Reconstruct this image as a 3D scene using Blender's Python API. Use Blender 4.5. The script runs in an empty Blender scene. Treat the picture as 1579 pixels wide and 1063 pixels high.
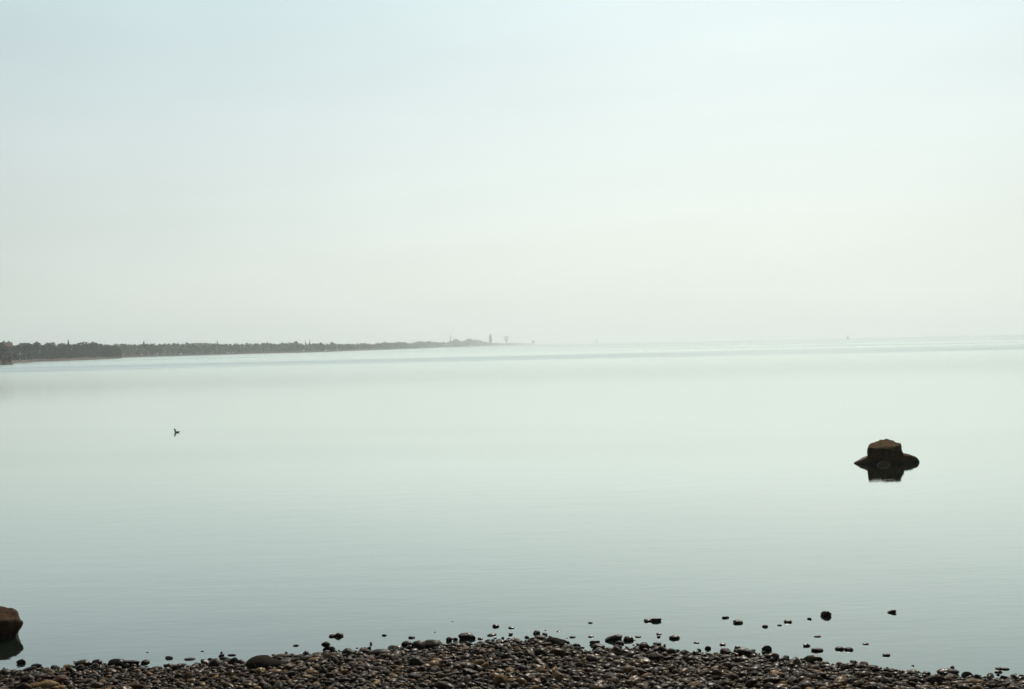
import bpy, bmesh, math, random
import numpy as np
from mathutils import Vector, Matrix, noise

random.seed(7); rng = np.random.default_rng(7)
scene = bpy.context.scene
COL = scene.collection
R = math.radians

# ------------------------------------------------------------------ camera geometry
W0, H0 = 1579.0, 1063.0
LENS = 38.0
F = W0 * LENS / 36.0
HC = 3.0                                   # eye height above the water
ROLL = math.atan(0.0215)
cr, sr = math.cos(ROLL), math.sin(ROLL)
RT = Vector((cr, 0, -sr)); UP = Vector((sr, 0, cr)); FW = Vector((0, 1, 0))
CAM = Vector((0, 0, HC))

def at(px, py, z=0.0):
    """point where the line of sight through a photo pixel meets the level z"""
    d = RT * (px - W0 / 2) + UP * (H0 / 2 - py) + FW * F
    t = (z - HC) / d.z
    return CAM + d * t

def project(p):
    d = Vector(p) - CAM
    y = d.dot(FW)
    return W0 / 2 + F * d.dot(RT) / y, H0 / 2 - F * d.dot(UP) / y

def far(px, D, z=0.0):
    return Vector(((px - W0 / 2) / F * D, D, z))

# ------------------------------------------------------------------ tagging
def tag(o, label=None, cat=None, group=None, kind=None):
    if label: o['label'] = label
    if cat: o['category'] = cat
    if group: o['group'] = group
    if kind: o['kind'] = kind
    return o

def link_mesh(name, me, parent=None, loc=None):
    o = bpy.data.objects.new(name, me); COL.objects.link(o)
    if parent: o.parent = parent
    if loc is not None: o.location = loc
    return o

def empty(name, loc=(0, 0, 0), rz=0):
    o = bpy.data.objects.new(name, None); COL.objects.link(o)
    o.location = loc; o.rotation_euler = (0, 0, rz); o.empty_display_size = .2
    return o

def mesh_np(name, verts, faces, mats, smooth=False, matidx=None):
    me = bpy.data.meshes.new(name)
    verts = np.asarray(verts, dtype=np.float32); faces = np.asarray(faces, dtype=np.int32)
    n, k = faces.shape
    me.vertices.add(len(verts)); me.vertices.foreach_set('co', verts.ravel())
    me.loops.add(n * k); me.loops.foreach_set('vertex_index', faces.ravel())
    me.polygons.add(n)
    me.polygons.foreach_set('loop_start', np.arange(0, n * k, k, dtype=np.int32))
    me.polygons.foreach_set('loop_total', np.full(n, k, dtype=np.int32))
    for m in mats: me.materials.append(m)
    if matidx is not None: me.polygons.foreach_set('material_index', np.asarray(matidx, dtype=np.int32))
    me.polygons.foreach_set('use_smooth', np.full(n, smooth, dtype=bool))
    me.update(calc_edges=True); me.validate()
    return me

# ------------------------------------------------------------------ materials
def mat(name):
    m = bpy.data.materials.new(name); m.use_nodes = True
    nt = m.node_tree; nt.nodes.clear()
    out = nt.nodes.new('ShaderNodeOutputMaterial')
    return m, nt, out

def N(nt, t, **kw):
    n = nt.nodes.new(t)
    for k, v in kw.items(): setattr(n, k, v)
    return n

def ramp(nt, stops):
    n = nt.nodes.new('ShaderNodeValToRGB'); cr_ = n.color_ramp
    while len(cr_.elements) > 1: cr_.elements.remove(cr_.elements[-1])
    cr_.elements[0].position = stops[0][0]; cr_.elements[0].color = (*stops[0][1], 1)
    for p, c in stops[1:]:
        e = cr_.elements.new(p); e.color = (*c, 1)
    return n

def stone_mat(name, stops, rough=.68, island=True, bump=.25, scale=9.0, sparkle=.5):
    """stone: mottled mineral colour, each stone its own tone, wet band just above the water"""
    m, nt, out = mat(name); L = nt.links.new
    bs = N(nt, 'ShaderNodeBsdfPrincipled'); L(bs.outputs[0], out.inputs[0])
    geo = N(nt, 'ShaderNodeNewGeometry'); oi = N(nt, 'ShaderNodeObjectInfo'); tc = N(nt, 'ShaderNodeTexCoord')
    add = N(nt, 'ShaderNodeMath', operation='ADD'); fr = N(nt, 'ShaderNodeMath', operation='FRACT')
    L(oi.outputs['Random'], add.inputs[0]); L(geo.outputs['Random Per Island'], add.inputs[1]); L(add.outputs[0], fr.inputs[0])
    rp = ramp(nt, stops); L(fr.outputs[0], rp.inputs[0])
    nz = N(nt, 'ShaderNodeTexNoise'); nz.inputs['Scale'].default_value = scale; nz.inputs['Detail'].default_value = 8; nz.inputs['Roughness'].default_value = .65
    L(geo.outputs['Position'], nz.inputs['Vector'])
    r2 = ramp(nt, [(.3, (.55, .53, .5)), (.5, (1, 1, 1)), (.72, (1.7, 1.6, 1.4))]); L(nz.outputs[0], r2.inputs[0])
    mx = N(nt, 'ShaderNodeMix', data_type='RGBA', blend_type='MULTIPLY'); mx.inputs[0].default_value = 1
    L(rp.outputs[0], mx.inputs[6]); L(r2.outputs[0], mx.inputs[7])
    # wet band near the waterline
    sp = N(nt, 'ShaderNodeSeparateXYZ'); L(geo.outputs['Position'], sp.inputs[0])
    mr = N(nt, 'ShaderNodeMapRange'); mr.inputs[1].default_value = .01; mr.inputs[2].default_value = .10
    mr.inputs[3].default_value = .45; mr.inputs[4].default_value = 1; L(sp.outputs[2], mr.inputs[0])
    m2 = N(nt, 'ShaderNodeVectorMath', operation='SCALE'); L(mx.outputs[2], m2.inputs[0]); L(mr.outputs[0], m2.inputs['Scale'])
    L(m2.outputs[0], bs.inputs['Base Color'])
    mr2 = N(nt, 'ShaderNodeMapRange'); mr2.inputs[1].default_value = .01; mr2.inputs[2].default_value = .12
    mr2.inputs[3].default_value = .48; mr2.inputs[4].default_value = rough; L(sp.outputs[2], mr2.inputs[0])
    rn = N(nt, 'ShaderNodeTexNoise'); rn.inputs['Scale'].default_value = scale * 3; rn.inputs['Detail'].default_value = 2; L(geo.outputs['Position'], rn.inputs['Vector'])
    rr_ = N(nt, 'ShaderNodeMapRange'); rr_.inputs[1].default_value = .42; rr_.inputs[2].default_value = .56; rr_.inputs[3].default_value = sparkle; rr_.inputs[4].default_value = 1.1; L(rn.outputs[0], rr_.inputs[0])
    rm = N(nt, 'ShaderNodeMath', operation='MULTIPLY'); L(mr2.outputs[0], rm.inputs[0]); L(rr_.outputs[0], rm.inputs[1]); L(rm.outputs[0], bs.inputs['Roughness'])
    bs.inputs['Specular IOR Level'].default_value = .14 if sparkle < .9 else .08
    nb = N(nt, 'ShaderNodeTexNoise'); nb.inputs['Scale'].default_value = scale * 5; nb.inputs['Detail'].default_value = 6
    L(geo.outputs['Position'], nb.inputs['Vector'])
    bp = N(nt, 'ShaderNodeBump'); bp.inputs['Strength'].default_value = bump; bp.inputs['Distance'].default_value = .02
    L(nb.outputs[0], bp.inputs['Height']); L(bp.outputs[0], bs.inputs['Normal'])
    return m

K = .35
def c(*v): return tuple(x * K * t for x, t in zip(v, (1.5, .94, .38)))
M = {}
M['black'] = stone_mat('stone_black_brown', [(0, c(.022, .017, .012)), (.5, c(.034, .026, .017)), (1, c(.045, .034, .022))])
M['olive'] = stone_mat('stone_olive', [(0, c(.05, .045, .028)), (.5, c(.075, .066, .042)), (1, c(.10, .088, .058))])
M['tan'] = stone_mat('stone_tan', [(0, c(.15, .12, .08)), (.5, c(.21, .17, .12)), (1, c(.28, .23, .16))])
M['grey'] = stone_mat('stone_grey', [(0, c(.28, .27, .24)), (.5, c(.36, .35, .32)), (1, c(.48, .47, .42))])
M['rust'] = stone_mat('stone_rust', [(0, c(.09, .045, .025)), (.5, c(.11, .058, .03)), (1, c(.14, .075, .04))])
M['pebbles'] = stone_mat('pebble_mix', [(0, c(.022, .018, .012)), (.3, c(.05, .042, .028)), (.55, c(.085, .07, .046)),
                                       (.75, c(.05, .042, .03)), (.86, c(.15, .125, .09)), (.95, c(.36, .32, .26)), (1, c(.06, .04, .025))])
M['boulder'] = stone_mat('boulder_stone', [(0, (.062, .034, .012)), (1, (.075, .042, .015))], rough=.95, bump=.7, scale=6, sparkle=1)
M['dark_boulder'] = stone_mat('dark_boulder_stone', [(0, (.017, .013, .008)), (1, (.022, .017, .010))], rough=.95, bump=.9, scale=14, sparkle=1)
M['boulder_red'] = stone_mat('boulder_reddish', [(0, (.05, .027, .015)), (1, (.058, .031, .017))], rough=.9, bump=.6, scale=6, sparkle=1)

def plain(name, col, rough=.7, noise_scale=None, amp=.3, metal=0):
    m, nt, out = mat(name); L = nt.links.new
    bs = N(nt, 'ShaderNodeBsdfPrincipled'); L(bs.outputs[0], out.inputs[0])
    bs.inputs['Roughness'].default_value = rough
    if noise_scale:
        geo = N(nt, 'ShaderNodeNewGeometry')
        nz = N(nt, 'ShaderNodeTexNoise'); nz.inputs['Scale'].default_value = noise_scale; nz.inputs['Detail'].default_value = 6
        L(geo.outputs['Position'], nz.inputs['Vector'])
        rp = ramp(nt, [(.3, tuple(x * (1 - amp) for x in col)), (.7, tuple(x * (1 + amp) for x in col))])
        L(nz.outputs[0], rp.inputs[0]); L(rp.outputs[0], bs.inputs['Base Color'])
    else: bs.inputs['Base Color'].default_value = (*col, 1)
    return m

def leaf_mat(name, stops):
    m, nt, out = mat(name); L = nt.links.new
    bs = N(nt, 'ShaderNodeBsdfPrincipled'); bs.inputs['Roughness'].default_value = .8
    bs.inputs['Specular IOR Level'].default_value = .15
    geo = N(nt, 'ShaderNodeNewGeometry'); oi = N(nt, 'ShaderNodeObjectInfo')
    rp = ramp(nt, stops); 
    nz = N(nt, 'ShaderNodeTexNoise'); nz.inputs['Scale'].default_value = .06; nz.inputs['Detail'].default_value = 4
    L(geo.outputs['Position'], nz.inputs['Vector'])
    a = N(nt, 'ShaderNodeMath', operation='MULTIPLY'); a.inputs[1].default_value = .35; L(geo.outputs['Random Per Island'], a.inputs[0])
    b = N(nt, 'ShaderNodeMath', operation='MULTIPLY_ADD'); b.inputs[1].default_value = .65; L(nz.outputs[0], b.inputs[0]); L(a.outputs[0], b.inputs[2])
    L(b.outputs[0], rp.inputs[0]); L(rp.outputs[0], bs.inputs['Base Color'])
    L(bs.outputs[0], out.inputs[0])
    return m
M['leaf_dark'] = leaf_mat('foliage_dark', [(.25, (.006, .010, .007)), (.5, (.014, .020, .010)), (.75, (.035, .04, .018))])
M['leaf_brown'] = leaf_mat('foliage_brown', [(.25, (.06, .022, .016)), (.5, (.12, .045, .032)), (.75, (.17, .08, .05))])
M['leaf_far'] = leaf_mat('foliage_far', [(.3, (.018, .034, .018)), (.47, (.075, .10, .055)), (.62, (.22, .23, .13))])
M['bark'] = plain('bark', (.06, .045, .03), .9, 3)
M['bank'] = plain('bank_soil', (.07, .035, .02), .95, .25, .5)
M['far_land'] = plain('far_land_soil', (.07, .065, .04), .95, .05, .4)
M['brick'] = plain('house_brick', (.26, .095, .065), .9, 1.2, .2)
M['cream'] = plain('cream_render', (.26, .25, .17), .8, .6, .12)
M['white'] = plain('white_paint', (.8, .8, .76), .6, 2, .05)
M['roof'] = plain('roof_tiles', (.13, .07, .05), .85, 1.0, .25)
M['roof_pale'] = plain('roof_metal', (.35, .30, .26), .6, .5, .1)
M['glass'] = plain('dark_glass', (.02, .025, .03), .1)
M['steel'] = plain('painted_steel', (.10, .11, .10), .6, 1, .15)
M['buoy'] = plain('buoy_paint', (.05, .07, .05), .5, 1, .15)
M['feather_grey'] = plain('feather_grey', (.78, .86, .9), .8, 30, .1)
M['feather_white'] = plain('feather_white', (.75, .75, .72), .8, 30, .04)
M['feather_dark'] = plain('feather_dark', (.04, .035, .025), .8, 30, .2)
M['bill'] = plain('bird_bill', (.25, .16, .05), .5)

# beach ground between the stones
def beach_mat():
    m, nt, out = mat('beach_gravel'); L = nt.links.new
    bs = N(nt, 'ShaderNodeBsdfPrincipled'); L(bs.outputs[0], out.inputs[0]); bs.inputs['Roughness'].default_value = .85
    geo = N(nt, 'ShaderNodeNewGeometry')
    vo = N(nt, 'ShaderNodeTexVoronoi'); vo.inputs['Scale'].default_value = 22; L(geo.outputs['Position'], vo.inputs['Vector'])
    sp = N(nt, 'ShaderNodeSeparateColor'); L(vo.outputs['Color'], sp.inputs[0])
    rp = ramp(nt, [(0, (.012, .010, .007)), (.6, (.035, .03, .02)), (.9, (.07, .06, .04)), (1, (.12, .10, .07))]); L(sp.outputs[0], rp.inputs[0])
    L(rp.outputs[0], bs.inputs['Base Color'])
    bp = N(nt, 'ShaderNodeBump'); bp.inputs['Strength'].default_value = 1; bp.inputs['Distance'].default_value = .03; bp.invert = True
    L(vo.outputs['Distance'], bp.inputs['Height']); L(bp.outputs[0], bs.inputs['Normal'])
    return m
M['beach'] = beach_mat()

def water_mat():
    m, nt, out = mat('lake_water'); L = nt.links.new
    geo = N(nt, 'ShaderNodeNewGeometry')
    # long swell and fine ripples
    def nz(scale_xyz, detail=3, rough=.5, loc=(0, 0, 0)):
        mp = N(nt, 'ShaderNodeMapping'); mp.inputs['Scale'].default_value = scale_xyz; mp.inputs['Location'].default_value = loc
        L(geo.outputs['Position'], mp.inputs['Vector'])
        n = N(nt, 'ShaderNodeTexNoise'); n.inputs['Scale'].default_value = 1; n.inputs['Detail'].default_value = detail; n.inputs['Roughness'].default_value = rough
        L(mp.outputs[0], n.inputs['Vector']); return n
    fine = nz((3.2, 9.0, 1), 3, .55)
    mid = nz((.55, 1.6, 1), 2, .5, (4, 9, 0))
    # breeze patches: long streaks of ruffled water
    streak = nz((.0035, .017, 1), 4, .55, (12.4, 3.0, 0))
    big = nz((.0009, .0042, 1), 4, .55, (3.1, 8.2, 0))
    sa_ = N(nt, 'ShaderNodeMath', operation='MAXIMUM'); L(streak.outputs[0], sa_.inputs[0]); L(big.outputs[0], sa_.inputs[1])
    sr_ = ramp(nt, [(.50, (0, 0, 0)), (.60, (1, 1, 1))]); L(sa_.outputs[0], sr_.inputs[0])
    sp = N(nt, 'ShaderNodeSeparateXYZ'); L(geo.outputs['Position'], sp.inputs[0])
    # ruffled water lies farther out, the shallows are sheltered
    off = N(nt, 'ShaderNodeMapRange'); off.inputs[1].default_value = 18; off.inputs[2].default_value = 130; off.inputs[3].default_value = .14; L(sp.outputs[1], off.inputs[0])
    ml = N(nt, 'ShaderNodeMath', operation='MULTIPLY'); L(sr_.outputs[0], ml.inputs[0]); L(off.outputs[0], ml.inputs[1])
    fo = N(nt, 'ShaderNodeMapRange'); fo.inputs[1].default_value = 350; fo.inputs[2].default_value = 1300; fo.inputs[4].default_value = .9; L(sp.outputs[1], fo.inputs[0])
    m2_ = N(nt, 'ShaderNodeMath', operation='MAXIMUM'); L(ml.outputs[0], m2_.inputs[0]); L(fo.outputs[0], m2_.inputs[1]); ml = m2_
    st = N(nt, 'ShaderNodeValue'); st.outputs[0].default_value = WATER['calm']
    # wavelets too small to see one by one: each tilts the surface a little
    wn = nz((2.3, 4.7, 1), 2, .6, (1.3, 7.7, 0))
    sb = N(nt, 'ShaderNodeVectorMath', operation='SUBTRACT'); sb.inputs[1].default_value = (.5, .5, .5); L(wn.outputs['Color'], sb.inputs[0])
    fl = N(nt, 'ShaderNodeVectorMath', operation='MULTIPLY'); fl.inputs[1].default_value = (1, 1, 0); L(sb.outputs[0], fl.inputs[0])
    of2 = N(nt, 'ShaderNodeMapRange'); of2.inputs[1].default_value = 30; of2.inputs[2].default_value = 160
    of2.inputs[3].default_value = 0; of2.inputs[4].default_value = .06; L(sp.outputs[1], of2.inputs[0])
    am = N(nt, 'ShaderNodeMath', operation='MULTIPLY_ADD'); am.inputs[1].default_value = .08; L(ml.outputs[0], am.inputs[0]); L(of2.outputs[0], am.inputs[2])
    ws = N(nt, 'ShaderNodeVectorMath', operation='SCALE'); L(fl.outputs[0], ws.inputs[0]); L(am.outputs[0], ws.inputs['Scale'])
    h = N(nt, 'ShaderNodeMath', operation='MULTIPLY_ADD'); h.inputs[1].default_value = 2.5; L(mid.outputs[0], h.inputs[0]); L(fine.outputs[0], h.inputs[2])
    hh = N(nt, 'ShaderNodeMath', operation='MULTIPLY'); L(h.outputs[0], hh.inputs[0]); L(st.outputs[0], hh.inputs[1])
    bp = N(nt, 'ShaderNodeBump'); bp.inputs['Strength'].default_value = 1; bp.inputs['Distance'].default_value = 1
    L(hh.outputs[0], bp.inputs['Height'])
    ad = N(nt, 'ShaderNodeVectorMath', operation='ADD'); L(bp.outputs[0], ad.inputs[0]); L(ws.outputs[0], ad.inputs[1])
    nm = N(nt, 'ShaderNodeVectorMath', operation='NORMALIZE'); L(ad.outputs[0], nm.inputs[0])
    lw = N(nt, 'ShaderNodeLayerWeight'); lw.inputs['Blend'].default_value = .5; L(nm.outputs[0], lw.inputs['Normal'])
    fc = N(nt, 'ShaderNodeFloatCurve'); cu = fc.mapping.curves[0]
    pts = WATER['curve']
    cu.points[0].location = pts[0]; cu.points[-1].location = pts[-1]
    for p in pts[1:-1]: cu.points.new(*p)
    fc.mapping.update(); L(lw.outputs['Facing'], fc.inputs['Value'])
    gl = N(nt, 'ShaderNodeBsdfGlossy', distribution='BECKMANN'); gl.inputs['Color'].default_value = (*WATER['tint'], 1)
    L(nm.outputs[0], gl.inputs['Normal'])
    of3 = N(nt, 'ShaderNodeMapRange'); of3.inputs[1].default_value = 32; of3.inputs[2].default_value = 150
    of3.inputs[3].default_value = .03; of3.inputs[4].default_value = WATER['far']; L(sp.outputs[1], of3.inputs[0])
    ro = N(nt, 'ShaderNodeMath', operation='MULTIPLY_ADD'); ro.inputs[1].default_value = WATER['ruffle']; L(ml.outputs[0], ro.inputs[0]); L(of3.outputs[0], ro.inputs[2])
    L(ro.outputs[0], gl.inputs['Roughness'])
    df = N(nt, 'ShaderNodeBsdfDiffuse'); df.inputs['Color'].default_value = (*WATER['body'], 1)
    mx = N(nt, 'ShaderNodeMixShader'); rd = N(nt, 'ShaderNodeMath', operation='MULTIPLY_ADD'); rd.inputs[1].default_value = -.21; rd.inputs[2].default_value = 1; L(ml.outputs[0], rd.inputs[0])
    fm = N(nt, 'ShaderNodeMath', operation='MULTIPLY'); L(fc.outputs[0], fm.inputs[0]); L(rd.outputs[0], fm.inputs[1]); L(fm.outputs[0], mx.inputs[0]); L(df.outputs[0], mx.inputs[1]); L(gl.outputs[0], mx.inputs[2])
    L(mx.outputs[0], out.inputs[0])
    return m
WATER = dict(ruffle=.13, far=.22, calm=.001, tint=(.955, 1.0, .972), body=(.012, .020, .015),
             curve=[(0, .03), (.45, .09), (.708, .395), (.78, .57), (.84, .735), (.9, .89), (.97, .97), (1, 1)])
M['water'] = water_mat()

# ------------------------------------------------------------------ water and beach
water = link_mesh('water', mesh_np('water', [(-11500, -300, 0), (11500, -300, 0), (11500, 12000, 0), (-11500, 12000, 0)], [(0, 1, 2, 3)], [M['water']]))
tag(water, 'calm pale grey-green lake water reaching to the horizon', kind='structure')

SHORE_PX = [(-500, 1095), (-120, 1050), (0, 1042), (60, 1036), (130, 1034), (200, 1033), (300, 1030), (400, 1020), (450, 1013), (500, 1009), (600, 1006), (700, 996),
            (780, 992), (840, 988), (870, 995), (905, 1007), (940, 1008), (1000, 1007), (1080, 1010), (1180, 1014), (1250, 1024), (1330, 1031),
            (1420, 1040), (1480, 1046), (1579, 1051), (1800, 1082), (2200, 1140)]
_sp = [at(x, y) for x, y in SHORE_PX]
SX = np.array([p.x for p in _sp]); SY = np.array([p.y for p in _sp])
def shore_y(x): return float(np.interp(x, SX, SY))
SLOPE = .13
def ground_z(x, y):
    d = shore_y(x) - y
    z = d * SLOPE if d > 0 else d * .16
    z = max(z, -.9)
    if d > 0: z = min(z, 2.6)
    if d > -1:
        k = 1 if x < .8 else 1.9
        z += k * (.016 * noise.noise(Vector((x * 1.3, y * 1.3, 0))) + .018 * noise.noise(Vector((x * 3.7, y * 3.7, 4))))
    return z

xs = sorted(set(np.round(np.concatenate([np.linspace(-160, -14, 18), np.linspace(-13.5, 13.5, 190), np.linspace(14, 160, 18)]), 3)))
ts = np.concatenate([np.linspace(-12, -1.5, 8), np.linspace(-1.3, 4.5, 48), np.linspace(5, 60, 24)])
vv = []; ff = []
for x in xs:
    s = shore_y(x)
    for t in ts: vv.append((x, s - t, ground_z(x, s - t)))
nt_ = len(ts)
for i in range(len(xs) - 1):
    for j in range(nt_ - 1):
        a = i * nt_ + j; ff.append((a, a + 1, a + nt_ + 1, a + nt_))
beach = link_mesh('beach', mesh_np('beach', vv, np.array(ff)[:, ::-1], [M['beach']], smooth=True))
tag(beach, 'dark gravel ground of the cobble beach', kind='structure')

# ------------------------------------------------------------------ stones
_bm = bmesh.new(); bmesh.ops.create_icosphere(_bm, subdivisions=4, radius=1)
ICO4 = (np.array([v.co for v in _bm.verts]), np.array([[v.index for v in f.verts] for f in _bm.faces])); _bm.free()
def ico(n):
    b = bmesh.new(); bmesh.ops.create_icosphere(b, subdivisions=n, radius=1)
    r = (np.array([v.co[:] for v in b.verts]), np.array([[v.index for v in f.verts] for f in b.faces])); b.free(); return r
ICO = {n: ico(n) for n in (1, 2, 3, 4)}

def stone_shape(level, seed, kind='rounded'):
    rg = np.random.default_rng(seed)
    v, f = ICO[level]; v = v.copy()
    nf = {'rounded': 7, 'flat': 6, 'angular': 13, 'oblong': 6}[kind]
    lo = {'rounded': .72, 'flat': .64, 'angular': .5, 'oblong': .66}[kind]
    for k in range(nf):
        n = rg.normal(size=3); n /= np.linalg.norm(n); d = rg.uniform(lo, .93)
        dt = v @ n; ex = np.maximum(dt - d, 0); v -= np.outer(ex * .9, n)
    off = rg.uniform(-50, 50, 3)
    nn = np.array([noise.fractal(Vector(p * 1.3 + off), 1, 2, 4 if level > 2 else 2) for p in v])
    v *= (1 + .10 * nn)[:, None]
    sc = {'rounded': (1, .85, .62), 'flat': (1.1, .8, .34), 'angular': (1, .85, .56), 'oblong': (1.25, .62, .46)}[kind]
    v *= np.array(sc)
    return v, f

KINDS = ['rounded', 'flat', 'angular', 'oblong']
VAR = {}                                     # shared shapes: kind -> list of (verts, faces)
for kd in KINDS:
    VAR[kd] = [stone_shape(3, 100 + 17 * i + KINDS.index(kd), kd) for i in range(5)]
MESH = {}
def stone_mesh(kind, i, mname):
    key = (kind, i, mname)
    if key not in MESH:
        v, f = VAR[kind][i]; MESH[key] = mesh_np('stone_shape', v, f, [M[mname]], smooth=True)
    return MESH[key]

def hero(px0, px1, ytop, ywl, label, mname='black', kind='rounded', i=0, rz=0., tilt=(0, 0), name='stone', z=0.0, cat='stone', depth=None, sink=.35, group=None):
    """a stone seen between columns px0..px1, its top at ytop and its foot at ywl"""
    cx = (px0 + px1) / 2
    p = at(cx, ywl, z); d = p.y
    wid = (px1 - px0) * d / F
    hgt = max((ywl - ytop) * d / F * .95, .012)
    v, f = VAR[kind][i]
    ca, sa = math.cos(rz), math.sin(rz)
    rx = np.ptp(v[:, 0] * ca - v[:, 1] * sa); ry = np.ptp(v[:, 0] * sa + v[:, 1] * ca)
    o = link_mesh(name, stone_mesh(kind, i, mname))
    s = wid / rx
    full = hgt / (1 - sink)
    sz = full / np.ptp(v[:, 2])
    o.scale = (s, s * (depth or 1), sz)
    o.rotation_euler = (tilt[0], tilt[1], rz)
    o.location = (p.x, p.y + .3 * wid * (depth or 1), z + hgt - full / 2)
    return tag(o, label, cat, group)

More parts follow.
